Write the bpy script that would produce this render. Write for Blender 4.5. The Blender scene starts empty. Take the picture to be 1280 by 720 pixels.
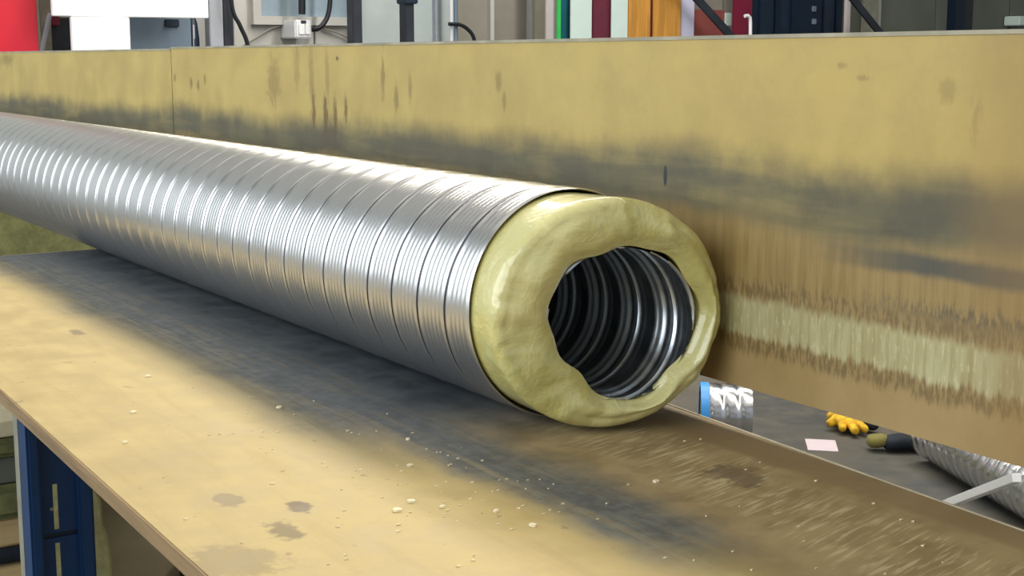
import bpy, bmesh, math, random
from math import sin, cos, pi, radians, sqrt, atan2
from mathutils import Vector, Matrix, noise as mnoise

random.seed(7)
scene = bpy.context.scene
COL = scene.collection

# ------------------------------------------------------------------ camera
FOC = 1800.0                                   # focal length in pixels of the 1280-wide frame
CAM = Vector((0.0, 0.0, 1.251))
PITCH, YAW = radians(9.02819), radians(32.02545)
FWD = Vector((sin(YAW) * cos(PITCH), cos(YAW) * cos(PITCH), -sin(PITCH)))
RGT = Vector((cos(YAW), -sin(YAW), 0))
UPV = RGT.cross(FWD)
cd = bpy.data.cameras.new('camera')
cd.sensor_width = 36.0
cd.lens = FOC / 1280.0 * 36.0
cd.clip_start = 0.02
cd.clip_end = 200
cam = bpy.data.objects.new('camera', cd)
COL.objects.link(cam)
cam.matrix_world = Matrix(((RGT.x, UPV.x, -FWD.x, CAM.x), (RGT.y, UPV.y, -FWD.y, CAM.y),
                           (RGT.z, UPV.z, -FWD.z, CAM.z), (0, 0, 0, 1)))
scene.camera = cam

# ------------------------------------------------------------------ light and exposure
scene.view_settings.view_transform = 'Standard'
scene.view_settings.look = 'None'
scene.view_settings.gamma = 1.0
scene.view_settings.use_curve_mapping = False
scene.view_settings.exposure = 0.0
scene.render.film_transparent = False
world = bpy.data.worlds.new('workshop_daylight')
scene.world = world
world.use_nodes = True
wb = world.node_tree.nodes['Background']
wb.inputs[0].default_value = (0.86, 0.93, 1.0, 1)
wb.inputs[1].default_value = 0.55


def area(name, loc, target, sx, sy, power, color):
    l = bpy.data.lights.new(name, 'AREA')
    l.shape = 'RECTANGLE'
    l.size, l.size_y = sx, sy
    l.energy = power
    l.color = color
    o = bpy.data.objects.new(name, l)
    COL.objects.link(o)
    o.location = loc
    d = Vector(target) - Vector(loc)
    z = (-d).normalized()
    x = Vector((0, 1, 0))                       # long side along the workshop
    y = z.cross(x).normalized()
    x = y.cross(z).normalized()
    o.rotation_euler = Matrix((x, y, z)).transposed().to_euler()
    return o


# strip lamp under the roof, to the right of the bench: throws the shadow of guard board and duct
area('strip_lamp', (2.79, 3.0, 3.31), (0.9, 3.0, 0.98), 10.0, 0.55, 250, (1.0, 0.93, 0.80))
# added soft fill from above, so the duct's upper side has something to reflect
area('roof_fill', (0.4, 3.0, 6.2), (0.4, 3.0, 0.0), 10.0, 5.0, 85, (1.0, 0.94, 0.88))
# daylight through the long window of the left wall
area('window_daylight', (-3.9, 3.5, 2.75), (0.9, 3.0, 1.3), 11.0, 3.3, 385, (0.88, 0.95, 1.0))
# added unseen fill that keeps the back wall bright
area('rear_fill', (4.6, 5.2, 4.6), (5.2, 7.5, 1.4), 5.0, 0.36, 230, (1.0, 0.97, 0.92))


# ------------------------------------------------------------------ helpers
def ray(x, y):
    return ((x - 640) * RGT + (360 - y) * UPV + FOC * FWD).normalized()


def at(x, y, X=None, Y=None, Z=None):
    """point of the plane X=, Y= or Z= that the photograph shows at pixel x, y"""
    d = ray(x, y)
    t = (X - CAM.x) / d.x if X is not None else (Y - CAM.y) / d.y if Y is not None else (Z - CAM.z) / d.z
    return CAM + d * t


def lin(c):
    def f(v):
        v = v / 255.0
        return v / 12.92 if v <= 0.04045 else ((v + 0.055) / 1.055) ** 2.4
    return (f(c[0]), f(c[1]), f(c[2]), 1)


class MB:
    def __init__(self):
        self.v, self.f = [], []

    def add(self, vs, fs):
        b = len(self.v)
        self.v += [Vector(p) for p in vs]
        self.f += [tuple(i + b for i in q) for q in fs]
        return self

    def box(self, lo, hi):
        x0, y0, z0 = lo
        x1, y1, z1 = hi
        return self.add([(x0, y0, z0), (x1, y0, z0), (x1, y1, z0), (x0, y1, z0),
                         (x0, y0, z1), (x1, y0, z1), (x1, y1, z1), (x0, y1, z1)],
                        [(0, 3, 2, 1), (4, 5, 6, 7), (0, 1, 5, 4), (1, 2, 6, 5), (2, 3, 7, 6), (3, 0, 4, 7)])

    def obox(self, c, size, mat):
        """box of the given size about centre c, turned by the 3x3 matrix"""
        vs = []
        for sz in (-.5, .5):
            for sx, sy in ((-.5, -.5), (.5, -.5), (.5, .5), (-.5, .5)):
                vs.append(Vector(c) + mat @ Vector((sx * size[0], sy * size[1], sz * size[2])))
        return self.add(vs, [(0, 3, 2, 1), (4, 5, 6, 7), (0, 1, 5, 4), (1, 2, 6, 5), (2, 3, 7, 6), (3, 0, 4, 7)])

    def bar(self, a, b, w, t, up=Vector((0, 0, 1))):
        a, b = Vector(a), Vector(b)
        y = (b - a).normalized()
        if abs(y.dot(up)) > .98:
            up = Vector((0, 1, 0))
        x = y.cross(up).normalized()
        z = x.cross(y)
        return self.obox((a + b) / 2, (w, (b - a).length, t), Matrix((x, y, z)).transposed())

    def prism(self, poly, axis, a, b):
        """polygon in the two other axes, extruded along axis from a to b"""
        n = len(poly)

        def p(u, v, w):
            return {'x': (w, u, v), 'y': (u, w, v), 'z': (u, v, w)}[axis]
        vs = [p(u, v, a) for u, v in poly] + [p(u, v, b) for u, v in poly]
        fs = [tuple(range(n))[::-1], tuple(range(n, 2 * n))] + [(i, (i + 1) % n, n + (i + 1) % n, n + i) for i in range(n)]
        return self.add(vs, fs)

    def tube(self, pts, r, seg=12, caps=True):
        pts = [Vector(p) for p in pts]
        rr = r if isinstance(r, (list, tuple)) else [r] * len(pts)
        vs, fs = [], []
        nrm = None
        for i, p in enumerate(pts):
            t = (pts[min(i + 1, len(pts) - 1)] - pts[max(i - 1, 0)]).normalized()
            if nrm is None:
                nrm = t.orthogonal().normalized()
            nrm = (nrm - t * nrm.dot(t)).normalized()
            bn = t.cross(nrm)
            for k in range(seg):
                a = 2 * pi * k / seg
                vs.append(p + rr[i] * (cos(a) * nrm + sin(a) * bn))
        for i in range(len(pts) - 1):
            for k in range(seg):
                fs.append((i * seg + k, i * seg + (k + 1) % seg, (i + 1) * seg + (k + 1) % seg, (i + 1) * seg + k))
        if caps:
            fs.append(tuple(range(seg))[::-1])
            fs.append(tuple((len(pts) - 1) * seg + k for k in range(seg)))
        return self.add(vs, fs)

    def grid(self, rows, close_u=True):
        """rows: list of equally long point lists, joined into quads"""
        n = len(rows[0])
        vs = [p for r in rows for p in r]
        fs = []
        for i in range(len(rows) - 1):
            for k in range(n if close_u else n - 1):
                fs.append((i * n + k, i * n + (k + 1) % n, (i + 1) * n + (k + 1) % n, (i + 1) * n + k))
        return self.add(vs, fs)

    def build(self, name, mat, parent=None, smooth=False, bevel=0.0, world=False):
        """ONE mesh object; its origin goes to the middle of its underside (world=True keeps world coordinates)"""
        lo = Vector((min(p.x for p in self.v), min(p.y for p in self.v), min(p.z for p in self.v)))
        hi = Vector((max(p.x for p in self.v), max(p.y for p in self.v), max(p.z for p in self.v)))
        org = Vector((0, 0, 0)) if world else Vector(((lo.x + hi.x) / 2, (lo.y + hi.y) / 2, lo.z))
        me = bpy.data.meshes.new(name)
        me.from_pydata([p - org for p in self.v], [], self.f)
        bm = bmesh.new()
        bm.from_mesh(me)
        bmesh.ops.recalc_face_normals(bm, faces=bm.faces)
        if bevel > 0:
            es = [e for e in bm.edges if len(e.link_faces) == 2 and e.calc_face_angle(0) > .6]
            bmesh.ops.bevel(bm, geom=es, offset=bevel, segments=2, affect='EDGES', clamp_overlap=True)
        if smooth:
            for f in bm.faces:
                f.smooth = True
            for e in bm.edges:
                if len(e.link_faces) == 2 and e.calc_face_angle(0) > .9:
                    e.smooth = False
        bm.to_mesh(me)
        bm.free()
        me.materials.append(mat)
        o = bpy.data.objects.new(name, me)
        COL.objects.link(o)
        if parent:
            o.parent = parent
            base = Vector((0, 0, 0))
            q = parent
            while q:
                base += q.location
                q = q.parent
            o.location = org - base
        else:
            o.location = org
        return o


def tag(o, label, cat, group=None, kind=None):
    o['label'] = label
    o['category'] = cat
    if group:
        o['group'] = group
    if kind:
        o['kind'] = kind
    return o


def thing(name, loc, label, cat, group=None):
    o = bpy.data.objects.new(name, None)
    o.empty_display_size = .1
    COL.objects.link(o)
    o.location = loc
    return tag(o, label, cat, group)


def struct(o):
    o['kind'] = 'structure'
    return o


# ------------------------------------------------------------------ materials
class NT:
    """small wrapper that writes shader nodes"""

    def __init__(self, name):
        self.mat = bpy.data.materials.new(name)
        self.mat.use_nodes = True
        self.t = self.mat.node_tree
        self.bsdf = self.t.nodes['Principled BSDF']
        self.co = self.t.nodes.new('ShaderNodeTexCoord').outputs['Object']

    def put(self, sock, v):
        if hasattr(v, 'links'):
            self.t.links.new(v, sock)
        elif v is not None:
            sock.default_value = v

    def math(self, op, a, b=None, c=None, clamp=False):
        n = self.t.nodes.new('ShaderNodeMath')
        n.operation = op
        n.use_clamp = clamp
        for i, v in enumerate((a, b, c)):
            self.put(n.inputs[i], v)
        return n.outputs[0]

    def add(self, a, b): return self.math('ADD', a, b)
    def sub(self, a, b): return self.math('SUBTRACT', a, b)
    def mul(self, a, b): return self.math('MULTIPLY', a, b)
    def mx(self, a, b): return self.math('MAXIMUM', a, b)

    def xyz(self, vec=None):
        n = self.t.nodes.new('ShaderNodeSeparateXYZ')
        self.t.links.new(vec or self.co, n.inputs[0])
        return n.outputs

    def scale(self, s, vec=None, loc=(0, 0, 0)):
        n = self.t.nodes.new('ShaderNodeMapping')
        self.t.links.new(vec or self.co, n.inputs[0])
        n.inputs['Scale'].default_value = s
        n.inputs['Location'].default_value = loc
        return n.outputs[0]

    def noise(self, scale=5, detail=4, rough=.55, vec=None, dist=0.0):
        n = self.t.nodes.new('ShaderNodeTexNoise')
        self.t.links.new(vec or self.co, n.inputs['Vector'])
        n.inputs['Scale'].default_value = scale
        n.inputs['Detail'].default_value = detail
        n.inputs['Roughness'].default_value = rough
        n.inputs['Distortion'].default_value = dist
        return n.outputs[0]

    def step(self, v, a, b, o0=0.0, o1=1.0):
        n = self.t.nodes.new('ShaderNodeMapRange')
        n.interpolation_type = 'SMOOTHSTEP'
        self.put(n.inputs[0], v)
        for i, q in enumerate((a, b, o0, o1)):
            n.inputs[i + 1].default_value = q
        return n.outputs[0]

    def band(self, v, a, b, c, d):
        """0 below a, 1 from b to c, 0 above d"""
        return self.mul(self.step(v, a, b), self.step(v, c, d, 1.0, 0.0))

    def mix(self, fac, a, b):
        n = self.t.nodes.new('ShaderNodeMix')
        n.data_type = 'RGBA'
        self.put(n.inputs[0], fac)
        self.put(n.inputs[6], a)
        self.put(n.inputs[7], b)
        return n.outputs[2]

    def spot(self, u, v, cu, cv, ru, rv, wob=None, soft=.5):
        """soft ellipse mask round (cu, cv)"""
        du = self.mul(self.sub(u, cu), 1.0 / ru)
        dv = self.mul(self.sub(v, cv), 1.0 / rv)
        d = self.math('SQRT', self.add(self.mul(du, du), self.mul(dv, dv)))
        if wob is not None:
            d = self.add(d, wob)
        return self.step(d, 1 - soft, 1.0, 1.0, 0.0)

    def bump(self, h, strength=.3, dist=.002):
        n = self.t.nodes.new('ShaderNodeBump')
        n.inputs['Strength'].default_value = strength
        n.inputs['Distance'].default_value = dist
        self.t.links.new(h, n.inputs['Height'])
        self.t.links.new(n.outputs[0], self.bsdf.inputs['Normal'])

    def out(self, color, rough=.5, metal=0.0, **kw):
        self.put(self.bsdf.inputs['Base Color'], color)
        self.put(self.bsdf.inputs['Roughness'], rough)
        self.put(self.bsdf.inputs['Metallic'], metal)
        for k, v in kw.items():
            self.put(self.bsdf.inputs[k.replace('_', ' ')], v)
        return self.mat


def paint(name, c, rough=.5, metal=0.0, var=.18, scale=9.0, bump=0.0, **kw):
    """one colour with soft mottling"""
    n = NT(name)
    a = lin(c)
    b = tuple(q * (1 - var) for q in a[:3]) + (1,)
    nz = n.noise(scale, 5, .6)
    col = n.mix(n.step(nz, .35, .68), b, a)
    if bump:
        n.bump(n.noise(scale * 6, 4, .6), bump, .003)
    return n.out(col, rough, metal, **kw)


def wood(name, c, dark=.6, axis=(1, 12, 12), rough=.6, scale=3.0):
    n = NT(name)
    a = lin(c)
    b = tuple(q * dark for q in a[:3]) + (1,)
    g = n.noise(scale, 6, .6, n.scale(axis), .6)
    col = n.mix(n.step(g, .38, .66), a, b)
    n.bump(g, .15, .002)
    return n.out(col, rough)


def make_bench_material():
    n = NT('worn_plywood_worktop')
    x, y, z = n.xyz()
    big = n.noise(3.2, 5, .6)
    mid = n.noise(14, 5, .62)
    fine = n.noise(70, 4, .6)
    grain = n.noise(5, 5, .6, n.scale((9, 1.0, 1)), .4)
    base = n.mix(n.step(mid, .3, .7), lin((174, 152, 98)), lin((192, 171, 116)))
    base = n.mix(n.mul(n.step(grain, .45, .72), .30), base, lin((160, 135, 84)))
    base = n.mix(n.mul(n.step(big, .52, .72), .35), base, lin((162, 139, 94)))
    # browner half towards the guard board in front of the duct's end
    wob = n.mul(n.sub(big, .5), .22)
    wob2 = n.mul(n.sub(mid, .5), .10)
    xw = n.add(n.add(x, wob), wob2)
    brown = n.mul(n.step(xw, .70, .80), n.step(y, 1.75, 1.30, 0.0, 1.0))
    base = n.mix(n.mul(brown, .85), base, n.mix(n.step(mid, .35, .65), lin((130, 110, 74)), lin((158, 136, 96))))
    # pale scratches where steel has been dragged along the bench
    sv = n.scale((26, 5, 1))
    rot = n.t.nodes.new('ShaderNodeVectorRotate')
    rot.rotation_type = 'Z_AXIS'
    n.t.links.new(n.co, rot.inputs['Vector'])
    rot.inputs['Angle'].default_value = radians(73)
    scr = n.noise(6, 4, .6, n.scale((38, 3.0, 1), rot.outputs[0]), .3)
    zone = n.mul(n.band(n.add(x, wob), .80, .85, .92, .965), n.step(y, 1.45, 1.15, 0.0, 1.0))
    base = n.mix(n.mul(n.mul(n.step(scr, .48, .66), zone), .55), base, lin((208, 196, 152)))
    # darker border along the right edge
    base = n.mix(n.mul(n.band(x, .955, .97, 1.2, 1.3), .75), base, lin((135, 112, 76)))
    # zinc-grey grime where ducts are rolled, with the duct's cast shade painted in
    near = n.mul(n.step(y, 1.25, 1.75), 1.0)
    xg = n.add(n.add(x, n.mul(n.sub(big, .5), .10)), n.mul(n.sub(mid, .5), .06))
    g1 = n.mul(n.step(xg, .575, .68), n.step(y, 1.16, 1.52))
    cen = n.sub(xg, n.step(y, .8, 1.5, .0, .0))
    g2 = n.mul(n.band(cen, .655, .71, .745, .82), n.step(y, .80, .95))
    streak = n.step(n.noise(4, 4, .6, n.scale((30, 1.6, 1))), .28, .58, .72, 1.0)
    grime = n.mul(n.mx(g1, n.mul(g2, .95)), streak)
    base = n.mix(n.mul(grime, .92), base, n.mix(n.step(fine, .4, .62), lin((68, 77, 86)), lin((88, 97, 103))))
    deep = n.mul(n.step(xg, .66, .80), n.step(y, 1.22, 1.5))  # darker towards the duct: its contact shade painted over the grime
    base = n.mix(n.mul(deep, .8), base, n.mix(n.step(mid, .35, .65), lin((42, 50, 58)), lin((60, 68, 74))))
    # single stains
    w = n.add(n.mul(n.sub(mid, .5), 2.2), n.mul(n.sub(fine, .5), 1.6))
    stains = [(.504, 1.174, .013, .020, .8), (.465, 1.113, .022, .032, .65), (.458, 1.223, .012, .022, .5),
              (.904, 1.034, .028, .040, .65), (.40, 1.06, .05, .05, .35), (.567, 2.13, .010, .03, .6)]
    for cx, cy, rx, ry, k in stains:
        base = n.mix(n.mul(n.spot(x, y, cx, cy, rx, ry, w, .45), k), base, lin((96, 80, 62)))
    # small dark flecks
    base = n.mix(n.mul(n.step(n.noise(55, 2, .5), .70, .76), .5), base, lin((120, 96, 64)))
    n.bump(n.add(n.mul(grain, .6), n.mul(fine, .5)), .25, .0015)
    return n.out(base, n.step(mid, .3, .7, .5, .68))


def make_board_material(name, tint=1.0):
    n = NT(name)
    x, y, z0 = n.xyz()
    z = n.sub(z0, .85)                          # height above the bench top
    big = n.noise(2.6, 5, .6)
    mid = n.noise(11, 5, .62)
    lng = n.noise(3, 5, .6, n.scale((1, 1.0, 9)), .3)
    vert = n.noise(5, 4, .65, n.scale((1, 22, 1.6)))
    fine = n.noise(60, 4, .6, n.scale((1, 3.5, 1)))
    base = n.mix(n.step(mid, .3, .7), lin((176, 152, 82)), lin((192, 168, 96)))
    base = n.mix(n.mul(n.step(lng, .45, .7), .35), base, lin((180, 152, 88)))
    base = n.mix(n.mul(n.step(big, .5, .75), .35), base, lin((172, 148, 84)))
    zz = n.add(n.add(z, n.mul(n.sub(big, .5), .07)), n.mul(n.sub(mid, .5), .03))
    # brown lower half
    low = n.step(zz, .265, .215)
    base = n.mix(n.mul(low, .9), base, n.mix(n.step(vert, .35, .65), lin((134, 110, 66)), lin((152, 127, 80))))
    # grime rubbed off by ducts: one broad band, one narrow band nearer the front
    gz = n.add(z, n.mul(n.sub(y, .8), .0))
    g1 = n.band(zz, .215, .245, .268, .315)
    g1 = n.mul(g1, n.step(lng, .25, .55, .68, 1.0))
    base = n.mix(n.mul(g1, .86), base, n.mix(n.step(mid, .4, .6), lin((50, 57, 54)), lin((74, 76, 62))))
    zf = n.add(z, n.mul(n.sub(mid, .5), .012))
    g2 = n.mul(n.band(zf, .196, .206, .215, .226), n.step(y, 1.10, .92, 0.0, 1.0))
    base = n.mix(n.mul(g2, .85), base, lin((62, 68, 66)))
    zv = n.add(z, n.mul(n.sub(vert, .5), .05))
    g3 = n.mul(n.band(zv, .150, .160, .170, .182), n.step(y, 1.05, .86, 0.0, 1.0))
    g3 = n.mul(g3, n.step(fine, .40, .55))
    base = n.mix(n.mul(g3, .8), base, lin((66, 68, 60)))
    # scuffed pale band with upright scratches, brown frayed edges
    zs = n.add(z, n.mul(n.sub(vert, .5), .035))
    fr = n.band(zs, .078, .088, .158, .172)
    base = n.mix(n.mul(fr, .75), base, n.mix(n.step(fine, .42, .58), lin((108, 88, 54)), lin((150, 126, 80))))
    pale = n.band(zs, .100, .108, .140, .152)
    base = n.mix(n.mul(pale, .9), base, n.mix(n.step(vert, .32, .68), lin((160, 148, 102)), lin((186, 180, 136))))
    base = n.mix(n.mul(n.mul(pale, n.step(fine, .56, .66)), .5), base, lin((206, 200, 160)))
    base = n.mix(n.mul(n.mul(pale, n.step(vert, .64, .74)), .5), base, lin((112, 110, 88)))
    # smooth strip along the bottom
    base = n.mix(n.step(zs, .092, .080), base, n.mix(n.step(mid, .3, .7), lin((156, 130, 84)), lin((168, 142, 94))))
    # upright runs and smears near the top
    w = n.add(n.mul(n.sub(fine, .5), 1.6), n.mul(n.sub(mid, .5), 1.4))
    runs = [(2.292, .315, .010, .042, .75), (2.245, .305, .010, .045, .8), (2.205, .300, .010, .045, .8), (2.165, .320, .010, .035, .75),
            (2.30, .37, .014, .07, .35), (2.235, .38, .012, .06, .3), (2.47, .36, .045, .08, .4), (2.36, .385, .02, .05, .3),
            (2.03, .375, .010, .05, .5), (1.985, .345, .010, .032, .5), (1.94, .355, .009, .03, .4),
            (2.90, .352, .012, .014, .6), (2.86, .348, .012, .014, .6), (2.82, .360, .010, .014, .5), (3.00, .362, .012, .012, .5),
            (2.194, .402, .008, .005, .9), (.905, .372, .014, .016, .26), (.872, .345, .012, .034, .26), (1.685, .372, .010, .016, .4),
            (1.67, .345, .006, .014, .4), (1.012, .383, .016, .004, .32), (1.04, .395, .012, .005, .28), (4.5, .40, .12, .03, .5)]
    for cy, cz, ry, rz, k in runs:
        base = n.mix(n.mul(n.spot(y, z, cy, cz, ry, rz, w, .75), k), base, lin((92, 66, 30)))
    base = n.mix(n.mul(n.step(n.add(y, n.mul(n.sub(big, .5), .3)), .92, .80), .45), base, lin((140, 110, 62)))
    # screw slot
    base = n.mix(n.spot(y, z, 1.316, .268, .004, .014, None, .3), base, lin((34, 38, 40)))
    n.bump(n.add(n.mul(vert, .5), n.mul(fine, .6)), .22, .0015)
    return n.out(base, n.step(mid, .3, .7, .42, .6))


def make_steel(name, c=(205, 207, 210), rough=.27, var=.12, streak=(1, 1, 1), stretch=40.0, bump=.08, rv=.045):
    n = NT(name)
    a = lin(c)
    b = tuple(q * (1 - var) for q in a[:3]) + (1,)
    nz = n.noise(stretch, 4, .65, n.scale(streak))
    n2 = n.noise(9, 4, .6)
    col = n.mix(n.step(n.mul(n.add(nz, n2), .5), .38, .6), b, a)
    n.bump(nz, bump, .0006)
    return n.out(col, n.step(nz, .3, .7, rough - rv, rough + rv), 1.0)


M = {}
M['steel'] = make_steel('galvanised_spiral_steel', (214, 214, 216), .31, .02, (1, .5, 1), 12, .0, .012)
M['inner_steel'] = make_steel('bare_inner_steel', (206, 212, 218), .32, .12, (1, .5, 1), 60)
M['floor_steel'] = make_steel('galvanised_steel_on_floor', (206, 208, 212), .22, .12, (1, 1, 1), 30, .01)
M['seam'] = make_steel('shaded_lock_seam', (84, 84, 90), .38, .2, (1, .35, 1), 90, .02)  # darker steel that paints the shade inside the spiral groove


def make_lining():
    n = NT('yellow_green_wrapped_lining')
    big = n.noise(9, 4, .55)
    mid = n.noise(32, 4, .6, None, .4)
    fib = n.noise(170, 3, .6)
    c = n.mix(n.step(big, .35, .65), lin((196, 187, 112)), lin((220, 212, 148)))
    c = n.mix(n.mul(n.step(mid, .5, .72), .6), c, lin((206, 206, 146)))
    n.bump(n.add(n.add(n.mul(big, 2.0), n.mul(mid, 1.0)), n.mul(fib, .04)), .5, .008)
    return n.out(c, .36, 0.0, Coat_Weight=1.0, Coat_Roughness=.06)


M['lining'] = make_lining()
M['wool'] = paint('pale_mineral_wool', (222, 214, 150), .9, 0, .3, 30, .6)
M['green_wool'] = paint('green_mineral_wool', (128, 130, 84), .9, 0, .35, 30, .6)
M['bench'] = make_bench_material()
M['ply_edge'] = wood('plywood_edge', (150, 122, 84), .65, (6, 1, 30), .7, 4)
M['band'] = paint('pale_edge_banding', (190, 178, 150), .5, 0, .2, 30)
M['board'] = make_board_material('grimy_yellow_plywood')
M['strip'] = paint('weathered_edge_strip', (172, 164, 138), .45, .0, .35, 12)
M['blue'] = paint('dark_blue_painted_steel', (12, 56, 100), .42, 0, .22, 8)
M['galv'] = paint('dull_galvanised_edge', (160, 158, 140), .45, .3, .25, 20)


def make_floor():
    n = NT('dusty_concrete_floor')
    a = n.noise(1.3, 6, .62)
    b = n.noise(9, 5, .6)
    c = n.mix(n.step(a, .35, .65), lin((70, 72, 70)), lin((92, 88, 78)))
    c = n.mix(n.mul(n.step(b, .5, .7), .4), c, lin((104, 92, 70)))
    n.bump(n.noise(60, 4, .6), .15, .003)
    return n.out(c, n.step(b, .3, .7, .42, .62))


M['floor'] = make_floor()
M['roof'] = paint('dusty_roof_sheet', (196, 190, 180), .7, 0, .2, 1.2)
M['wall'] = paint('pale_grey_wall_paint', (176, 180, 176), .6, 0, .12, 2.0)
M['wall_pale'] = paint('pale_blue_grey_cladding', (182, 192, 190), .5, 0, .12, 3.0)
M['wall_warm'] = paint('warm_grey_cladding', (146, 140, 128), .55, 0, .15, 3.0)
M['wall_olive'] = paint('olive_grey_cladding', (112, 116, 104), .55, 0, .15, 3.0)
M['wall_beige'] = paint('beige_grey_cladding', (192, 190, 184), .55, 0, .10, 3.0)
M['red'] = paint('red_sheet', (214, 18, 48), .42, 0, .10, 3)
M['white'] = paint('white_sheet', (244, 246, 246), .45, 0, .04, 3)
M['white_plastic'] = paint('white_plastic', (232, 232, 236), .35, 0, .05, 10)
M['black'] = paint('black_rubber', (26, 28, 34), .45, 0, .2, 20)
M['dark_steel'] = paint('dark_painted_steel', (50, 54, 62), .45, .2, .25, 9)
M['grey_blue'] = paint('blue_grey_enamel', (118, 134, 150), .4, 0, .18, 4)
M['grey_post'] = paint('light_grey_post_paint', (172, 176, 186), .4, 0, .12, 7)
M['teal'] = paint('teal_sheet', (28, 98, 110), .45, 0, .25, 5)
M['green'] = paint('bright_green_trim', (60, 196, 92), .45, 0, .1, 9)
M['mint'] = paint('mint_white_panel', (214, 232, 222), .42, 0, .06, 4)
M['maroon'] = paint('maroon_panel', (110, 44, 60), .42, 0, .18, 5)
M['orange_wood'] = wood('orange_timber', (214, 152, 66), .72, (14, 14, 1), .5, 2.0)
M['lavender'] = paint('lavender_white_panel', (206, 204, 226), .45, 0, .08, 5)
M['brick_red'] = paint('brick_red_panel', (142, 72, 66), .5, 0, .2, 5)
M['crimson'] = paint('crimson_panel', (122, 24, 52), .45, 0, .2, 5)
M['navy'] = paint('navy_cabinet_paint', (24, 40, 58), .4, 0, .3, 5)
M['navy_door'] = paint('deep_navy_door', (12, 30, 50), .35, 0, .25, 6)
M['pinkish'] = paint('pinkish_white_panel', (198, 186, 184), .5, 0, .08, 5)
M['taupe'] = paint('taupe_panel', (122, 116, 100), .5, 0, .2, 5)
M['blue_cap'] = paint('sky_blue_plastic_band', (64, 150, 226), .4, 0, .06, 12)
M['paper'] = paint('white_paper', (206, 192, 200), .7, 0, .04, 30)
M['glove'] = paint('yellow_orange_glove_cloth', (250, 196, 36), .75, 0, .45, 40, .6)
M['navy_cloth'] = paint('dark_navy_cloth', (20, 32, 46), .8, 0, .3, 30, .4)
M['olive_cloth'] = paint('olive_cloth', (128, 122, 62), .8, 0, .2, 30, .4)
M['pale_wood'] = wood('pale_timber', (214, 186, 134), .8, (1, 8, 8), .6, 3.0)
M['hardboard'] = paint('dull_brown_hardboard', (176, 164, 134), .75, 0, .2, 8)
M['chip'] = paint('pale_chip', (236, 224, 188), .7, 0, .1, 60)
M['pane'] = paint('blue_grey_pane', (150, 168, 180), .2, 0, .1, 4)

# ------------------------------------------------------------------ the setting
BZ = .85                                        # bench top height
struct(MB().box((-4, -4, -.1), (12.5, 8.2, 0)).build('floor', M['floor'], world=True))
struct(MB().box((-4.2, -4, 6.3), (12.7, 8.4, 6.4)).build('ceiling', M['roof'], world=True))
wl = MB()
wl.box((-4.2, -4, 0), (-4, 8.2, 1.0)).box((-4.2, -4, 4.5), (-4, 8.2, 6.3))
wl.box((-4.2, -4, 1.0), (-4, -2.3, 4.5))
struct(wl.build('wall_left', M['wall'], world=True))
struct(MB().box((12.5, -4, 0), (12.7, 8.2, 6.3)).build('wall_right', M['wall'], world=True))
wback = struct(MB().box((-4.2, 8.2, 0), (12.7, 8.4, 6.3)).build('wall_back', M['wall'], world=True))


def clad(x0, x1, mat, y=8.2, z1=4.4):
    """one cladding panel of the back wall, between two pixel columns of the photograph"""
    a, b = at(x0, 30, Y=y - .03), at(x1, 30, Y=y - .03)
    return MB().box((a.x, y - .03, .02), (b.x - .012, y, z1)).build('cladding_panel', M[mat], wback, bevel=.004)


for x0, x1, m in ((-60, 47, 'wall_olive'), (47, 166, 'wall_olive'), (166, 292, 'wall_beige'), (292, 394, 'wall_beige'), (394, 452, 'wall_beige'),
                  (452, 545, 'wall_pale'), (545, 572, 'wall_pale'), (572, 615, 'wall_warm'), (615, 664, 'wall_warm'),
                  (664, 780, 'wall_warm'), (780, 905, 'wall_warm'), (905, 1062, 'wall_warm'), (1062, 1092, 'wall_olive'),
                  (1092, 1170, 'wall_olive'), (1170, 1262, 'wall_olive'), (1262, 1345, 'wall_olive')):
    clad(x0, x1, m)
for x, m in ((546, 'grey_post'), (614.5, 'wall_beige'), (663.5, 'wall_beige'), (1098, 'wall_beige'), (1060, 'wall_beige')):
    a = at(x, 30, Y=8.14)
    MB().box((a.x - .014, 8.13, .02), (a.x + .014, 8.17, 4.4)).build('joint_strip', M[m], wback)

# ------------------------------------------------------------------ workbench
bench = thing('workbench', (.70, 1.6, 0), 'long workbench with worn plywood top and dark blue steel leg', 'workbench')


def xl(y):                                       # left (near) edge of the bench top
    return .372 + (y - 1.047) * .0166


def xr(y):                                       # right edge
    return 1.004 + (y - .78) * .05 if y < 1.3 else 1.03


yy = [-.6, .3, .78, 1.0, 1.3, 2.0, 3.057]
poly = [(xl(y), y) for y in yy] + [(xr(y), y) for y in reversed(yy)]
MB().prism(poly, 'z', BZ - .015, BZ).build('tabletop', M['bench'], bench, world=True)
bench.children[0].location = -bench.location
eb = MB()
for a, b in zip(yy[:-1], yy[1:]):
    eb.add([(xr(a) + .0005, a, BZ - .015), (xr(a) + .0025, a, BZ - .015), (xr(a) + .0025, a, BZ + .0008), (xr(a) + .0005, a, BZ + .0008),
            (xr(b) + .0005, b, BZ - .015), (xr(b) + .0025, b, BZ - .015), (xr(b) + .0025, b, BZ + .0008), (xr(b) + .0005, b, BZ + .0008)],
           [(0, 1, 2, 3), (4, 7, 6, 5), (0, 4, 5, 1), (1, 5, 6, 2), (2, 6, 7, 3), (3, 7, 4, 0)])
eb.build('edge_banding', M['band'], bench)
fe = MB()
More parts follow.
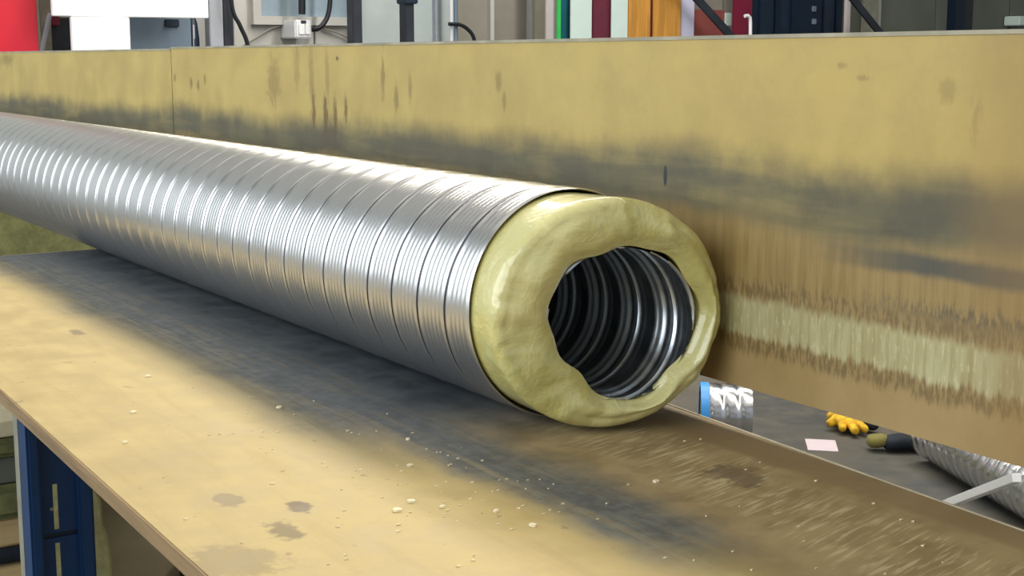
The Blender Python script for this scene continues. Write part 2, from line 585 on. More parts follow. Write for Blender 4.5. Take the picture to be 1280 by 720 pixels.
for a, b in zip(yy[:-1], yy[1:]):
    fe.add([(xl(a) - .0025, a, BZ - .016), (xl(a) - .0003, a, BZ - .016), (xl(a) - .0003, a, BZ - .0006), (xl(a) - .0025, a, BZ - .0006),
            (xl(b) - .0025, b, BZ - .016), (xl(b) - .0003, b, BZ - .016), (xl(b) - .0003, b, BZ - .0006), (xl(b) - .0025, b, BZ - .0006)],
           [(0, 1, 2, 3), (4, 7, 6, 5), (0, 4, 5, 1), (1, 5, 6, 2), (2, 6, 7, 3), (3, 7, 4, 0)])
fe.build('front_edge', M['ply_edge'], bench)
MB().box((.672, 3.0572, BZ - .016), (1.028, 3.0592, BZ + .0006)).build('end_banding', M['band'], bench)


def leg(x0, x1, y, detail):
    """blue slotted steel upright: front face towards -Y with two raised edges and a slotted web"""
    zt = BZ - .015
    w = x1 - x0
    L = MB()
    L.box((x0, y, 0), (x0 + w * .2, y + .04, zt))
    L.box((x1 - w * .24, y, 0), (x1, y + .04, zt))
    o = L.build('leg', M['blue'], bench, bevel=.003)
    ys, xa, xb = y + .010, x0 + w * .2, x1 - w * .24
    xm = at(71, 650, Y=ys).x if detail else (xa + xb) / 2
    zs = at(75, 668, Y=ys).z if detail else zt - .14
    za, zb_ = (at(68, 605, Y=ys).z, at(74, 662, Y=ys).z) if detail else (zt - .06, zs + .01)
    g = .0032
    for z0, z1, s0, s1 in ((zs + .003, zt, zb_, za), (.02, zs - .003, zs - .20, zs - .010)):
        p = MB()
        p.box((xa, ys, z0), (xm - g, ys + .004, z1)).box((xm + g, ys, z0), (xb, ys + .004, z1))
        p.box((xm - g, ys, s1), (xm + g, ys + .004, z1)).box((xm - g, ys, z0), (xm + g, ys + .004, s0))
        p.build('web_plate', M['blue'], o)
    MB().box((xa, ys + .002, zs - .003), (xb, ys + .006, zs + .003)).build('seam', M['navy_door'], o)
    if detail:
        r = at(64, 636, Y=ys)
        MB().tube([(r.x, ys - .002, r.z), (r.x, ys + .002, r.z)], .0022, 12).build('rivet', M['galv'], o)
        MB().box((x0, y + .0405, 0), (x0 + .02, y + .062, zt)).build('back_edge', M['galv'], o)
    return o


YL = 1.69
xa_ = at(33, 560, Y=YL).x
leg(xa_, at(118, 640, Y=YL).x, YL, True)
leg(xa_, xa_ + .115, 2.93, False)
leg(xa_, xa_ + .115, -.45, False)
for y0 in (-.45, 2.15):
    leg(.885, 1.0, y0, False)

# ------------------------------------------------------------------ guard board behind the duct
XB, TB = 1.032, .021
for y0, y1, zt, lab in ((-.35, 3.018, .4265, 'long grimy yellow plywood guard board standing upright behind the duct, nearest one'),
                        (3.0215, 5.1, .4235, 'yellow plywood guard board continuing at far left behind the duct, beyond the joint')):
    gb = thing('guard_board', (XB + .01, (y0 + y1) / 2, BZ + .046), lab, 'board')
    o = MB().box((XB, y0, BZ + .046), (XB + TB, y1, BZ + zt - .004)).build('plywood_panel', M['board'], gb, world=True)
    o.location = -gb.location
    MB().box((XB - .0015, y0, BZ + zt - .004), (XB + TB + .0015, y1, BZ + zt)).build('edge_strip', M['strip'], gb)
    for yp in ((1.75, 2.3) if y0 < 0 else (5.04,)):
        s = MB()
        s.box((XB + TB + .001, yp, 0), (XB + TB + .041, yp + .04, BZ + .38))
        s.box((XB + TB - .02, yp - .03, 0), (XB + TB + .08, yp + .07, .006))
        s.build('support_post', M['dark_steel'], gb)
    if y0 > 0:
        MB().box((XB + TB + .001, 2.85, BZ + .12), (XB + TB + .006, 3.2, BZ + .34)).build('splice_plate', M['dark_steel'], gb)

# ------------------------------------------------------------------ the insulated spiral duct on the bench
XA, ZA, RO = .895, BZ + .131, .13
PIT = .0635
duct = thing('insulated_duct', (XA, 3.0, BZ), 'large galvanised spiral duct with yellow lining lying along the worn workbench', 'duct')


def spiral(y0, y1, r, pitch, phase, prof, seg=128, per=28, cx=XA, cz=ZA, trim=None, seam=None, seam_mb=None):
    """tube along Y whose radius follows a helical profile (mesh rows run along the helix); trim(angle) cuts the near end"""
    nn = int((y1 - y0) / pitch * per) + per
    lo = [trim(2 * pi * k / seg) if trim else y0 for k in range(seg)]
    m = MB()
    vs, raw = [], []
    for i in range(-per, nn + 1):
        rr = r + prof(((y0 - phase) / pitch + i / per) % 1.0)
        for k in range(seg):
            th = 2 * pi * k / seg
            y = y0 + (i / per + k / seg) * pitch
            raw.append(y)
            vs.append((cx + rr * cos(th), min(max(y, lo[k]), y1), cz + rr * sin(th)))
    fs, sf = [], []
    n = nn + per + 1
    for i in range(n - 1):
        for k in range(seg):
            if k < seg - 1:
                q = (i * seg + k, i * seg + k + 1, (i + 1) * seg + k + 1, (i + 1) * seg + k)
            elif i + per + 1 < n:
                q = (i * seg + k, (i + per) * seg, (i + per + 1) * seg, (i + 1) * seg + k)
            else:
                continue
            ks = [j % seg for j in q]
            if all(raw[j] <= lo[c] for j, c in zip(q, ks)) or all(raw[j] >= y1 for j in q):
                continue
            (sf if seam and seam(((y0 - phase) / pitch + (i + .5) / per) % 1.0) else fs).append(q)
    if seam:
        seam_mb.add(vs, sf)
        u2 = sorted({j for q in sf for j in q})
        seam_mb.v = [seam_mb.v[j] for j in u2]
        i2 = {j: a for a, j in enumerate(u2)}
        seam_mb.f = [tuple(i2[j] for j in q) for q in sf]
    used = sorted({j for q in fs for j in q})
    idx = {j: a for a, j in enumerate(used)}
    return m.add([vs[j] for j in used], [tuple(idx[j] for j in q) for q in fs])


def bell(u, c, w):
    d = min(abs(u - c), 1 - abs(u - c)) / w
    return max(0.0, 1 - d * d) ** 2 if d < 1 else 0.0


def outer_prof(u):
    d = .0010 * bell(u, .91, .07) - .0038 * bell(u, 0.0, .075)
    if .1 < u < .82:
        d += .00026 * sin((u - .1) / .72 * 2 * pi * 5)
    return d - .0004


SEAM = MB()
shell = spiral(1.316, 4.75, RO - .0006, PIT, 1.3347, outer_prof, per=32, seam=lambda u: u < .062 or u > .945, seam_mb=SEAM)
SEAM.build('lock_seam', M['seam'], duct, smooth=True)
# rolled lip at the front end
shell.build('outer_shell', M['steel'], duct, smooth=True)
lip = []
for k in range(10):
    a = pi * k / 9
    rr = RO - .0012 + .0022 * sin(a) * 0.8
    yy_ = 1.3165 - .0035 * sin(a) if k else 1.3175
    lip.append([((XA + (RO - .0030 + .0030 * (1 - k / 9)) * cos(t)), 1.3165 - .004 * sin(a), ZA + (RO - .0030 + .0030 * (1 - k / 9)) * sin(t))
                for t in [2 * pi * j / 112 for j in range(112)]])
MB().grid(lip).build('end_lip', M['steel'], duct, smooth=True)

# the lining: wrapped insulation that bulges out of the end, cut a little askew
HX, HZ, HR = XA + .014, ZA - .009, .084


def face_y(x, z):
    return 1.226 - (x - XA) * .27 - (z - ZA) * .02


NSEG = 180
rows = []
prof = [(0.00, 1.40, 1)]


def hole_r(th):
    r = HR + .0035 * sin(3 * th + .4) + .003 * sin(5 * th + 1.9) + .002 * sin(9 * th)
    r -= .014 * max(0.0, cos(th - radians(222))) ** 8      # flap over the hole at lower left
    r -= .006 * max(0.0, cos(th - radians(140))) ** 10
    return r


steps = [(-3 + .3 * i, 0) for i in range(11)] + [(1, i / 8) for i in range(1, 9)] + [(2, i / 10) for i in range(1, 11)] + [(3, i / 5) for i in range(1, 6)]
for kind, s in steps:
    row = []
    for k in range(NSEG):
        th = 2 * pi * k / NSEG
        co, si = cos(th), sin(th)
        rout = RO - .0038
        hr = hole_r(th)
        wr = .003 * mnoise.noise(Vector((co * 3.1, si * 3.1, 4.2))) + .0015 * mnoise.noise(Vector((co * 9, si * 9, 1.2)))
        ex, ez = XA + rout * co, ZA + rout * si
        fy = face_y(ex, ez) + wr * 1.5
        bl = .014                                # rounding of the outer shoulder
        if kind <= 0:
            f = (kind + 3) / 3.0
            y = 1.36 + (fy + bl - 1.36) * f
            rn = rout - .0022 * (1 - f) ** .6
            p = (XA + rn * co, y, ZA + rn * si)
        elif kind == 1:
            a = s * pi / 2
            rr = rout - bl * .9 * (1 - cos(a))
            p = (XA + rr * co, fy + bl * (1 - sin(a)), ZA + rr * si)
        elif kind == 2:
            r0 = rout - bl * .9
            p0 = Vector((XA + r0 * co, ZA + r0 * si))
            p1 = Vector((HX + (hr + .004) * co, HZ + (hr + .004) * si))
            q = p0.lerp(p1, s)
            bulge = -.006 * sin(pi * s) + .006 * s ** 3
            bump_ = .009 * mnoise.noise(Vector((q.x * 22, q.y * 22, 0))) * sin(pi * min(1, s * 1.1 + .1))
            p = (q.x, fy * (1 - s) + face_y(q.x, q.y) * s + bulge + bump_, q.y)
        else:
            q = Vector((HX + (hr + .004 * (1 - s)) * co, HZ + (hr + .004 * (1 - s)) * si))
            q = Vector((HX + (hr + (HR + .004 - hr) * s ** 2) * co, HZ + (hr + (HR + .004 - hr) * s ** 2) * si))
            p = (q.x, face_y(q.x, q.y) + .006 + .014 * s, q.y)
        row.append(p)
    rows.append(row)
MB().grid(rows).build('insulation_lining', M['lining'], duct, smooth=True)


def inner_prof(u):
    d = .0060 * bell(u, .5, .30) + .0018 * bell(u, .05, .07) + .0006 * sin(u * 2 * pi * 7)
    return -d


inn = spiral(1.10, 2.6, HR + .002, .066, 1.245, inner_prof, 112, 26, HX, HZ, lambda th: face_y(HX + HR * cos(th), HZ) + .008)
inn.build('inner_pipe', M['inner_steel'], duct, smooth=True)
MB().tube([(HX, 2.6, HZ), (HX, 2.61, HZ)], HR + .004, 32).build('inner_end_plug', M['navy_door'], duct)
MB().tube([(XA, 4.74, ZA), (XA, 4.745, ZA)], RO - .004, 48).build('rear_cap', M['lining'], duct)

# chips lying on the bench: the larger ones one by one
for px, py, s, lab in (
        (497, 639, .0075, 'largest white chip on the bench, right of the two dark stains'),
        (512, 583, .005, 'pale chip at the far side of the crumb patch, in front of the duct lining'),
        (514, 628, .006, 'pale chip just beyond the largest white chip on the bench'),
        (349, 510, .0045, 'pale chip alone in the dark grime band left of the lining'),
        (167, 516, .0055, 'pale chip on the clean yellow bench top above the blue leg, farther of two'),
        (666, 658, .005, 'pale chip on brown worn wood between crumb patch and bench front'),
        (820, 603, .005, 'pale chip on the scratched brown bench top, left of the long dark stain'),
        (185, 471, .005, 'pale chip at the edge between clean wood and the grey grime band'),
        (620, 640, .004, 'small pale chip at the right end of the crumb patch'),
        (157, 554, .004, 'pale chip on the clean bench top above the blue leg, nearer of two'),
        (510, 550, .0035, 'tiny pale chip where grime band and crumb patch meet'),
        (553, 635, .004, 'small pale chip in the middle of the crumb patch')):
    c = at(px, py, Z=BZ)
    s *= .72
    m = MB()
    a0 = random.random() * 3
    base = [(c.x + s * (.7 + .5 * random.random()) * cos(a0 + k * pi / 3), c.y + s * (.7 + .5 * random.random()) * sin(a0 + k * pi / 3)) for k in range(6)]
    m.prism(base, 'z', BZ + .0002, BZ + .0022)
    tag(m.build('chip', M['chip']), lab, 'chip', 'pale chips scattered on the bench top')
m = MB()
for i in range(150):
    px, py = (random.gauss(560, 70), random.gauss(610, 35)) if i < 70 else (random.uniform(200, 1200), random.uniform(480, 719))
    c = at(px, py, Z=BZ)
    if not (.40 < c.x < .99 and c.y > .6) or (c.x > .74 and c.y > 1.2):
        continue
    s = random.uniform(.0005, .0016)
    a0 = random.random() * 6
    m.prism([(c.x + s * cos(a0 + k * 2.1) * 1.6, c.y + s * sin(a0 + k * 2.1)) for k in range(3)], 'z', BZ + .0001, BZ + .0012)
tag(m.build('lining_crumbs', M['chip']), 'fine pale crumbs scattered over the bench top in front of the duct', 'crumbs', None, 'stuff')

# ------------------------------------------------------------------ on the floor beyond the bench
R2 = .11


def floor_duct(a, b, r, label, cap=None, pitch=.05):
    """duct lying on the floor from a to b (x, y), ribbed along its length"""
    a, b = Vector((a[0], a[1], r)), Vector((b[0], b[1], r))
    L = (b - a).length
    t = (b - a).normalized()
    s = Vector((-t.y, t.x, 0))
    d = thing('spiral_duct', ((a.x + b.x) / 2, (a.y + b.y) / 2, 0), label, 'duct')
    rows = []
    n = int(L / pitch * 8)
    for i in range(n + 1):
        w = L * i / n
        row = []
        for k in range(48):
            th = 2 * pi * k / 48
            u = (w / pitch - th / (2 * pi)) % 1
            rr = r - .0004 - .0035 * bell(u, 0, .2) + .0003 * bell(u, .5, .3)
            row.append(a + t * w + rr * (cos(th) * s + sin(th) * Vector((0, 0, 1))))
        rows.append(row)
    MB().grid(rows).build('outer_shell', M['floor_steel'], d, smooth=True)
    for w, sg in ((0, 1), (L, -1)):
        ring, r2 = [], []
        c = a + t * w
        MB().tube([c + t * sg * .01, c + t * sg * .02], r * .97, 32).build('end_disc', M['wool'], d)
    if cap:
        rows = [[a + t * w + (r + .003) * (cos(2 * pi * k / 40) * s + sin(2 * pi * k / 40) * Vector((0, 0, 1))) for k in range(40)] for w in (-.006, .022)]
        rows = [[a + t * -.006 + (r * .9) * (cos(2 * pi * k / 40) * s + sin(2 * pi * k / 40) * Vector((0, 0, 1))) for k in range(40)]] + rows
        MB().grid(rows).build('end_band', M[cap], d, smooth=True)
    return d


dR = Vector((sin(radians(23)), cos(radians(23)), 0))
cR = at(1190, 612, Z=0) + Vector((.085, -.035, 0))
floor_duct(cR + dR * .30, cR - dR * 1.6, .09, 'shiny galvanised spiral duct on the floor under a white slat at far right')
dL = Vector((sin(radians(127)), cos(radians(127)), 0))
cL = at(877, 516, Z=R2 * .9)
floor_duct(cL, cL + dL * .16, R2 * .9, 'short shiny duct offcut with a blue end band on the floor, beside the big lining', 'blue_cap')

# white slat leaning over the right-hand floor duct
p0 = at(1187, 629, Z=.05)
p1 = at(1271, 597, Z=.27)
dd = (p1 - p0)
sl = MB().bar(p0 + dd * -.15, p1, .022, .022)
tag(sl.build('slat', M['white'], bevel=.001), 'straight white slat leaning across the shiny duct on the floor', 'slat')

# sheet of paper
q = [at(x, y, Z=0) for x, y in ((1006, 549), (1044, 551), (1048, 565), (1010, 563))]
tag(MB().prism([(p.x, p.y) for p in q], 'z', .0005, .002).build('paper_sheet', M['paper']), 'small white sheet of paper lying flat on the dark floor', 'paper')


def blob_skin(name, verts, edges, radii, mat, parent=None, lv=2):
    me = bpy.data.meshes.new(name)
    me.from_pydata([tuple(v) for v in verts], edges, [])
    o = bpy.data.objects.new(name, me)
    COL.objects.link(o)
    sk = o.modifiers.new('skin', 'SKIN')
    for i, r in enumerate(radii):
        rr = r if isinstance(r, tuple) else (r, r)
        me.skin_vertices[0].data[i].radius = rr
        me.skin_vertices[0].data[i].use_root = (i == 0)
    ss = o.modifiers.new('sub', 'SUBSURF')
    ss.levels = ss.render_levels = lv
    dg = bpy.context.evaluated_depsgraph_get()
    ev = o.evaluated_get(dg)
    me2 = bpy.data.meshes.new_from_object(ev)
    o.modifiers.clear()
    o.data = me2
    me2.materials.clear()
    me2.materials.append(mat)
    for p in me2.polygons:
        p.use_smooth = True
    if parent:
        o.parent = parent
    return o


# crumpled yellow glove, fingers towards the bench
g0 = at(1060, 526, Z=.03)
glove = thing('work_glove', (g0.x, g0.y, 0), 'crumpled yellow and orange work glove lying on the floor below the guard board', 'glove')
right, fwd = RGT.copy(), Vector((sin(YAW), cos(YAW), 0))
V = lambda r, f, z: tuple(right * r + fwd * f + Vector((0, 0, z)))
vs = [V(.02, .05, .045), V(-.01, .0, .045), V(.05, .10, .05)]
ed = [(0, 1), (0, 2)]
rd = [(.045, .035), (.042, .03), (.04, .035)]
for i, (r, f) in enumerate(((-.06, -.02), (-.032, -.075), (.0, -.10), (.032, -.085))):
    b = len(vs)
    vs += [V(r * .75 - .005, f * .6, .035), V(r * 1.25, f * 1.25, .022)]
    ed += [(1, b), (b, b + 1)]
    rd += [.016, .015]
b = len(vs)
vs += [V(-.065, .05, .03)]
ed += [(0, b)]
rd += [.014]
blob_skin('glove_body', vs, ed, rd, M['glove'], glove)
cuff = blob_skin('glove_cuff', [V(.045, -.01, .035), V(.07, -.05, .03), V(.088, -.065, .026)], [(0, 1), (1, 2)], [(.024, .022), (.026, .022), (.022, .018)], M['navy_cloth'], glove)

b0 = at(1122, 553, Z=.03)
bund = thing('cloth_bundle', (b0.x, b0.y, 0), 'flat dark navy bundle with an olive end lying between yellow glove and shiny duct', 'bundle')
blob_skin('bundle_body', [V(-.05, 0, .026), V(.02, .01, .032), V(.10, .0, .024)], [(0, 1), (1, 2)], [(.04, .024), (.045, .03), (.034, .022)], M['navy_cloth'], bund)
blob_skin('bundle_end', [V(-.02, .012, .036), V(-.065, .012, .033), V(-.10, .015, .028)], [(0, 1), (1, 2)], [(.03, .02), (.038, .026), (.03, .022)], M['olive_cloth'], bund)

# ------------------------------------------------------------------ under and behind the bench at left
YI = 1.80
pts = [(at(x, y, Y=YI).x, at(x, y, Y=YI).z) for x, y in ((119, 606), (127, 625), (130, 655), (136, 672), (140, 700), (141, 725))]
poly = [(.42, .01), (.42, pts[0][1] + .03), (pts[0][0] - .01, pts[0][1] + .03)] + pts + [(pts[-1][0] + .02, .01)]
tag(MB().prism(poly, 'y', YI, YI + .03).build('insulation_sheet', M['wool'], bevel=.004), 'pale yellow insulation sheet standing upright behind the blue bench leg', 'insulation')

YS = 2.2


def yz(y, x=10):
    return at(x, y, Y=YS).z


stack = [(742, 708, 'pale_wood', 'timber_plank', 'pale timber plank lowest in the stack behind the bench leg', 'plank'),
         (708, 686, 'navy_cloth', 'cloth_roll', 'dark navy roll squeezed between two timber planks under the bench', 'roll'),
         (686, 651, 'pale_wood', 'timber_plank', 'brown timber plank above the dark roll under the bench', 'plank'),
         (651, 606, 'green_wool', 'insulation_slab', 'thick green insulation slab in the middle of the stack under the bench', 'insulation'),
         (606, 571, 'wall_olive', 'insulation_slab', 'dark grey green slab below the mossy one under the bench', 'insulation'),
         (571, 547, 'green_wool', 'insulation_slab', 'mossy green slab directly under the pale board beneath the bench', 'insulation'),
         (547, 526, 'chip', 'cardboard_sheet', 'pale cream board lying on top of the stack under the bench', 'board')]
for i, (ya, yb, mt, nm, lab, cat) in enumerate(stack):
    z0, z1 = (0.002 if i == 0 else yz(ya) + .001), yz(yb) - .001
    m = MB()
    jit = .006 * ((i * 37) % 5 - 2)
    if nm == 'cloth_roll':
        zc, r = (z0 + z1) / 2, (z1 - z0) / 2
        m.tube([(.40, YS + r, zc), (.585, YS + r, zc)], r, 24)
        o = m.build(nm, M[mt], smooth=True)
    else:
        m.box((.395 + jit, YS + jit, z0), (.59 + jit, 2.85 + jit, z1))
        o = m.build(nm, M[mt], bevel=min(.012, (z1 - z0) * .3) if 'wool' in mt else .002)
    tag(o, lab, cat)

x0_, x1_, zt_ = .625, 1.02, .79
m = MB().box((x0_, 2.50, .002), (x1_, 2.512, zt_))
tag(m.build('hardboard_sheet', M['hardboard'], bevel=.002), 'dull brown hardboard sheet standing under the bench behind the insulation sheet', 'board')
a, b = at(234, 706, Y=2.44), at(300, 760, Y=2.44)
tag(MB().box((a.x, 2.40, .002), (b.x, 2.49, a.z)).build('storage_box', M['dark_steel'], bevel=.006), 'dark blue grey box standing on the floor before the brown hardboard', 'box')

# stack of slabs on the floor beyond the far end of the bench
for i, (z0, z1, mt, lab) in enumerate(((.0, .36, 'green_wool', 'olive green insulation slab on the floor beyond the far bench end, bottom one'),
                                       (.362, .41, 'chip', 'thin pale board between olive slabs beyond the far bench end'),
                                       (.412, .80, 'green_wool', 'olive green insulation slab on top of the pale board beyond the bench end'))):
    o = MB().box((.95 + .02 * i, 5.2, z0), (2.3 - .03 * i, 6.3, z1)).build('insulation_slab' if mt != 'chip' else 'board_sheet', M[mt], bevel=.008)
    tag(o, lab, 'insulation' if mt != 'chip' else 'board')

# ------------------------------------------------------------------ things along the back wall
YB = 7.9


def panel(x0, x1, mat, label, name='sheet_panel', cat='panel', y=YB, th=.018, top=2.35, group=None, base=0.0, ytop=None):
    a, b = at(x0, 30, Y=y), at(x1, 30, Y=y)
    o = MB().box((a.x, y, base), (b.x, y + th, top)).build(name, M[mat], bevel=.004)
    return tag(o, label, cat, group)


panel(-52, 47, 'red', 'large red sheet panel standing at far left edge of the back wall', y=7.6)

# white T-shaped panel: wide board on a narrower lower one
a, b = at(65, 20, Y=7.45), at(260, 20, Y=7.45)
c, d = at(89, 60, Y=7.45), at(162, 60, Y=7.45)
t = thing('display_board', ((a.x + b.x) / 2, 7.46, 0), 'large white T-shaped board standing at left in front of the back wall', 'board')
MB().box((a.x, 7.44, a.z), (b.x, 7.47, 2.5)).build('upper_board', M['white'], t, bevel=.004)
MB().box((c.x, 7.43, 0), (d.x, 7.46, a.z - .002)).build('lower_board', M['white'], t, bevel=.004)

# dark teal locker behind it with a leaning rod
a, b = at(48, 22, Y=7.9), at(90, 22, Y=7.9)
o = MB().box((a.x, 7.9, 0), (b.x + .08, 8.1, a.z)).build('locker', M['dark_steel'], bevel=.006)
tag(o, 'dark green grey locker between the red panel and the white T-shaped board', 'locker')
a, b = at(53, 60, Y=7.7), at(61, 24, Y=7.7)
rod = MB().tube([a + (a - b) * 7.5, b + (b - a) * .2], .012, 10)
tag(rod.build('rod', M['grey_post'], smooth=True), 'thin pale rod leaning against the dark locker beside the red panel', 'rod')
a = at(68, 25, Y=7.86)
tag(MB().box((a.x - .03, 7.86, a.z - .03), (a.x + .03, 7.9005, a.z + .03)).build('switch_box', M['crimson'], bevel=.006), 'small dark red switch box on the dark locker', 'switch')
a, b = at(49, 5, Y=7.8), at(63, 5, Y=7.8)
tag(MB().box((a.x, 7.80, 0), (b.x, 7.86, 3)).build('steel_post', M['galv'], bevel=.006), 'grey green steel post just right of the red panel', 'post')

# blue grey machine cabinet
a, b = at(150, 22, Y=7.7), at(239, 22, Y=7.7)
cb = thing('machine_cabinet', ((a.x + b.x) / 2, 7.85, 0), 'blue grey machine cabinet right of the white lower board', 'cabinet')
MB().box((a.x, 7.7, 0), (b.x, 8.0, 1.62)).build('body', M['grey_blue'], cb, bevel=.012)
e, f = at(206, 24, Y=7.69), at(224, 34, Y=7.69)
MB().box((e.x, 7.685, f.z), (f.x, 7.705, e.z)).build('control_panel', M['navy'], cb, bevel=.004)
# dark vacuum bottle shape between cabinet and post
a, b = at(240, 30, Y=7.75), at(258, 30, Y=7.75)
r = (b.x - a.x) / 2 * .9
ex = thing('gas_cylinder', (a.x + r, 7.85, 0), 'dark upright gas cylinder between blue grey cabinet and pale post', 'cylinder')
MB().tube([(a.x + r, 7.85, 0), (a.x + r, 7.85, .03), (a.x + r, 7.85, 1.36), (a.x + r, 7.85, 1.45), (a.x + r, 7.85, 1.50)], [r * .9, r, r, r * .75, r * .3], 24).build('bottle', M['navy'], ex, smooth=True)
MB().tube([(a.x + r, 7.85, 1.50), (a.x + r, 7.85, 1.57)], r * .28, 12).build('valve', M['crimson'], ex, smooth=True)
MB().box((a.x + r * .7, 7.85 - r * .98, 1.15), (a.x + r * 1.0, 7.85 - r * .9, 1.44)).build('label_strip', M['grey_post'], ex)

# posts
for x0, x1, mt, y, lab in ((262, 279, 'grey_post', 7.8, 'light grey square post right of the dark gas cylinder'),
                           (279.5, 292, 'dark_steel', 7.8, 'dark square post touching the light grey one'),
                           (441, 453, 'dark_steel', 7.6, 'dark conduit post right of the white socket box'),
                           (507, 518, 'dark_steel', 7.6, 'dark conduit post with a clamp in front of the pale cladding'),
                           (1193, 1206, 'navy_door', 7.7, 'dark navy steel post standing alone at upper right')):
    a, b = at(x0, 30, Y=y), at(x1, 30, Y=y)
    ps = thing('steel_post', ((a.x + b.x) / 2, y + .05, 0), lab, 'post')
    MB().box((a.x, y, .012), (b.x, y + .08, 4.2)).build('shaft', M[mt], ps, bevel=.004)
    MB().box((a.x - (.0 if 279 < x0 < 280 else .04), y - .02, 0), (b.x + (.0 if x0 == 262 else .04), y + .10, .012)).build('base_plate', M[mt], ps)
    if x0 == 507:
        e, f = at(505, -6, Y=y - .01), at(522, 5, Y=y - .01)
        MB().box((e.x, y - .02, f.z), (f.x, y + .09, e.z)).build('clamp', M['navy'], ps, bevel=.006)
    if x0 == 1193:
        e, f = at(1206, 10, Y=y), at(1217, 32, Y=y)
        MB().box((b.x, y + .01, .012), (f.x, y + .07, 4.2)).build('side_channel', M['dark_steel'], ps, bevel=.004)


def cable(pix, r, y, label, mat='black', name='cable', cat='cable', ext=None):
    ctrl = [at(px, py, Y=y) for px, py in pix]
    if ext:
        ctrl += [Vector(e) for e in ext]
    pts = []
    n = len(ctrl)
    for i in range(n - 1):
        p_, a_, b_, q_ = ctrl[max(i - 1, 0)], ctrl[i], ctrl[i + 1], ctrl[min(i + 2, n - 1)]
        for k in range(7):
            t_ = k / 7
            pts.append(.5 * ((2 * a_) + (b_ - p_) * t_ + (2 * p_ - 5 * a_ + 4 * b_ - q_) * t_ ** 2 + (3 * a_ - p_ - 3 * b_ + q_) * t_ ** 3))
    pts.append(ctrl[-1])
    return tag(MB().tube(pts, r, 10).build(name, M[mat], smooth=True), label, cat)


cable(((286, -60), (290, 8), (300, 32), (310, 58), (316, 110)), .012, 7.72, 'black cable slanting down beside the dark post at left')
cable(((300, 60), (322, 46), (338, 36), (354, 31)), .006, 8.14, 'thin grey cable sagging left of the white socket box', 'wall_warm')
cable(((405, 36), (422, 41), (440, 50), (470, 66)), .006, 8.14, 'thin grey cable dropping right of the black cable loop', 'wall_warm')
cable(((377.5, -80), (377.5, 0), (377.5, 18)), .021, 7.98, 'thick black cable dropping straight down into the white socket box')
cable(((390, 37), (399, 35), (408, 24), (412, 8), (413, -20), (413, -80)), .015, 7.98, 'black cable looping up from the right of the socket box')
cable(((561, 30), (575, 31), (585, 37), (592, 47), (596, 70)), .012, 7.95, 'short black hose arching beside the thin pale conduit')
for px, mt, r, lab in ((564, 'white_plastic', .011, 'thin white conduit pipe at the end of the pale cladding'), (569.5, 'grey_blue', .013, 'thin bluish conduit pipe beside the white one')):
    a = at(px, 30, Y=7.98)
    tag(MB().tube([(a.x, 7.98, 0), (a.x, 7.98, 4.2)], r, 12).build('conduit_pipe', M[mt], smooth=True), lab, 'pipe')

# white socket box
e, f = at(369.5, 24.5, Y=7.94), at(391, 48, Y=7.94)
sb = thing('socket_box', ((e.x + f.x) / 2, 8.05, f.z), 'white electrical socket box hanging on the wall under a black cable', 'socket')
MB().box((e.x, 7.95, f.z), (f.x, 8.17, e.z)).build('housing', M['white_plastic'], sb, bevel=.008)
e2, f2 = at(374, 30, Y=7.94), at(381, 43, Y=7.94)
MB().box((e2.x, 7.94, f2.z), (f2.x, 7.952, e2.z)).build('cover', M['white'], sb, bevel=.002)
e2, f2 = at(382, 30, Y=7.94), at(388, 43, Y=7.94)
MB().box((e2.x, 7.94, f2.z), (f2.x, 7.952, e2.z)).build('cover', M['white'], sb, bevel=.002)
e2, f2 = at(377, 25.5, Y=7.94), at(383, 29, Y=7.94)
MB().box((e2.x, 7.942, f2.z), (f2.x, 7.953, e2.z)).build('latch', M['dark_steel'], sb)

# window with sill behind the socket box
e, f = at(322, -40, Y=8.16), at(440, 22, Y=8.16)
wn = MB()
wn.box((e.x - .05, 8.12, f.z - .05), (f.x + .05, 8.17, f.z)).box((e.x - .05, 8.12, f.z), (e.x, 8.17, 2.6)).box((f.x, 8.12, f.z), (f.x + .05, 8.17, 2.6)).box((e.x - .05, 8.12, 2.6), (f.x + .05, 8.17, 2.65))
wo = struct(wn.build('window_1', M['wall_beige']))
MB().box((e.x, 8.145, f.z), (f.x, 8.155, 2.6)).build('pane', M['pane'], wo)

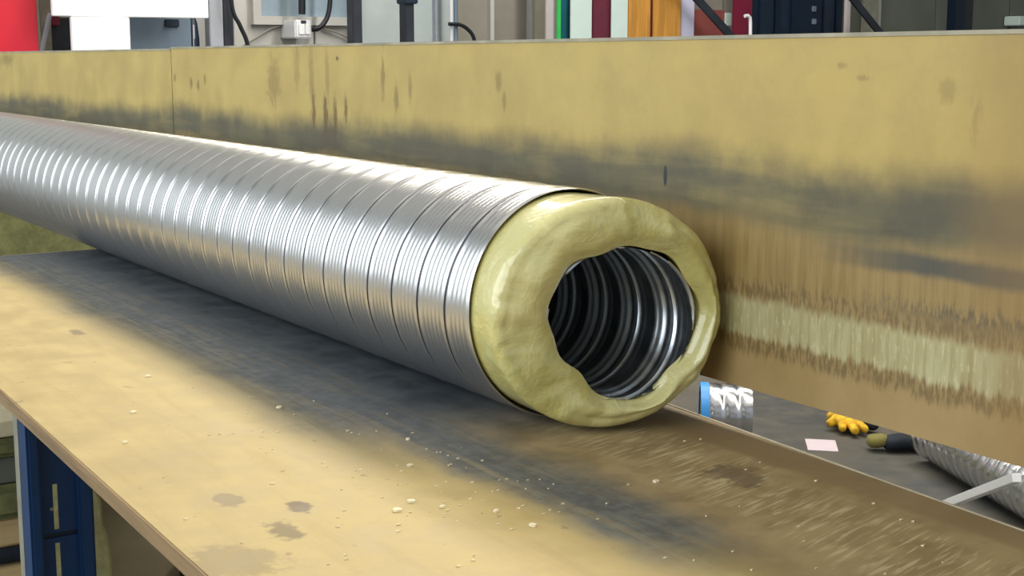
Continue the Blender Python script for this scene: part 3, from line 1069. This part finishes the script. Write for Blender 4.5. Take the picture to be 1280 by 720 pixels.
# row of sheets and timbers leaning along the back wall
for x0, x1, mt, y, lab, nm, cat in (
        (668, 682, 'taupe', 7.9, 'narrow grey panel left of the pinkish white one', 'sheet_panel', 'panel'),
        (682, 697, 'pinkish', 7.92, 'narrow pinkish white panel left of the green strip', 'sheet_panel', 'panel'),
        (697, 701.5, 'green', 7.86, 'thin bright green strip between pinkish and teal panels', 'trim_strip', 'strip'),
        (701.5, 714, 'teal', 7.93, 'narrow dark teal panel right of the bright green strip', 'sheet_panel', 'panel'),
        (714, 740, 'mint', 7.86, 'wide mint white panel left of the maroon one', 'sheet_panel', 'panel'),
        (741, 764.5, 'maroon', 7.9, 'maroon panel standing between two white panels', 'sheet_panel', 'panel'),
        (765, 785, 'mint', 7.86, 'narrower mint white panel between maroon panel and orange timber', 'sheet_panel', 'panel'),
        (786, 813, 'orange_wood', 7.86, 'orange timber board left of the dark gap, beside a white panel', 'timber_board', 'board'),
        (817, 851, 'orange_wood', 7.86, 'orange timber board beside the lavender white panel', 'timber_board', 'board'),
        (852, 868, 'lavender', 7.88, 'lavender white panel right of the orange timber', 'sheet_panel', 'panel'),
        (866, 906, 'brick_red', 7.92, 'brick red panel behind the slanting dark brace', 'sheet_panel', 'panel'),
        (917, 940, 'crimson', 7.9, 'crimson panel beside the dark navy cabinet', 'sheet_panel', 'panel')):
    o = panel(x0, x1, mt, lab, nm, cat, y, .018, 2.35 if mt != 'brick_red' else at(880, 12, Y=7.92).z)
a, b = at(811, 30, Y=7.9), at(819, 30, Y=7.9)
tag(MB().box((a.x, 7.9, 0), (b.x, 7.95, 2.3)).build('timber_board', M['brick_red'], bevel=.003), 'narrow red brown batten in the gap between two orange timber boards', 'board')
a, b = at(906, 16, Y=8.06), at(915, 33, Y=8.06)
tag(MB().box((a.x, 8.06, b.z), (b.x, 8.17, a.z)).build('junction_box', M['mint'], bevel=.006), 'small mint white junction box beside the crimson panel', 'box')

# slanting dark braces
for pa, pb, y, w, lab in (((868, -5), (908, 39), 7.7, .058, 'dark steel brace slanting across the brick red panel'),
                          ((1062, -6), (1096, 36), 7.55, .055, 'dark steel brace slanting down right of the navy cabinet')):
    a, b = at(*pa, Y=y), at(*pb, Y=y)
    e = (b - a)
    k = (b.z - .02) / -(e.z)
    tag(MB().bar(a - e * 1.2, b + e * k, .02, w, Vector((0, 1, 0)).cross(e.normalized())).build('steel_brace', M['dark_steel'], bevel=.003), lab, 'brace')

# navy cabinet with doors
a, b = at(941, 30, Y=8.0), at(1056, 30, Y=8.0)
nc = thing('tall_cabinet', ((a.x + b.x) / 2, 8.08, 0), 'tall dark navy cabinet with recessed doors at the back wall', 'cabinet')
MB().box((a.x, 8.02, 0), (b.x, 8.165, 2.4)).build('body', M['navy'], nc, bevel=.008)
for x0, x1, mt in ((950, 967, 'navy'), (969, 976, 'navy_door'), (989, 1027, 'navy_door'), (1030, 1043, 'navy'), (1045, 1052, 'navy_door')):
    e, f = at(x0, 30, Y=8.0), at(x1, 30, Y=8.0)
    dr = MB().box((e.x, 8.0, .1), (f.x, 8.022, 2.3)).build('door' if x1 - x0 > 12 else 'side_channel', M[mt], nc, bevel=.004)
    if x0 == 989:
        for py in (11, 27):
            h = at(1018, py, Y=7.99)
            MB().box((h.x - .018, 7.985, h.z - .02), (h.x + .018, 8.002, h.z + .02)).build('latch', M['grey_blue'], dr, bevel=.003)
# white hook pipe in front of it
ctrl = [at(x, y, Y=7.5) for x, y in ((931, 20), (935, 19.5), (937.5, 22), (938, 28), (938, 42))]
ctrl += [Vector((ctrl[-1].x, 7.5, 0))]
tag(MB().tube(ctrl, .012, 10).build('hook_rod', M['white_plastic'], smooth=True), 'thin white hooked rod between crimson panel and navy cabinet', 'rod')
a, b = at(1058, 30, Y=7.9), at(1062, 30, Y=7.9)
tag(MB().box((a.x, 7.9, 0), (b.x, 7.93, 3)).build('steel_post', M['pinkish'], bevel=.002), 'thin pale post at the right side of the navy cabinet', 'post')
a, b = at(1084, 30, Y=8.05), at(1098, 30, Y=8.05)
tag(MB().box((a.x, 8.05, 0), (b.x, 8.12, 3)).build('steel_post', M['galv'], bevel=.003), 'greyish pale post behind the foot of the slanting brace at upper right', 'post')
a, b = at(1275, 20, Y=8.0), at(1290, 32, Y=8.0)
tag(MB().box((a.x, 8.0, b.z), (b.x, 8.16, a.z)).build('junction_box', M['mint'], bevel=.006), 'small pale junction box at the right edge of the back wall', 'box')
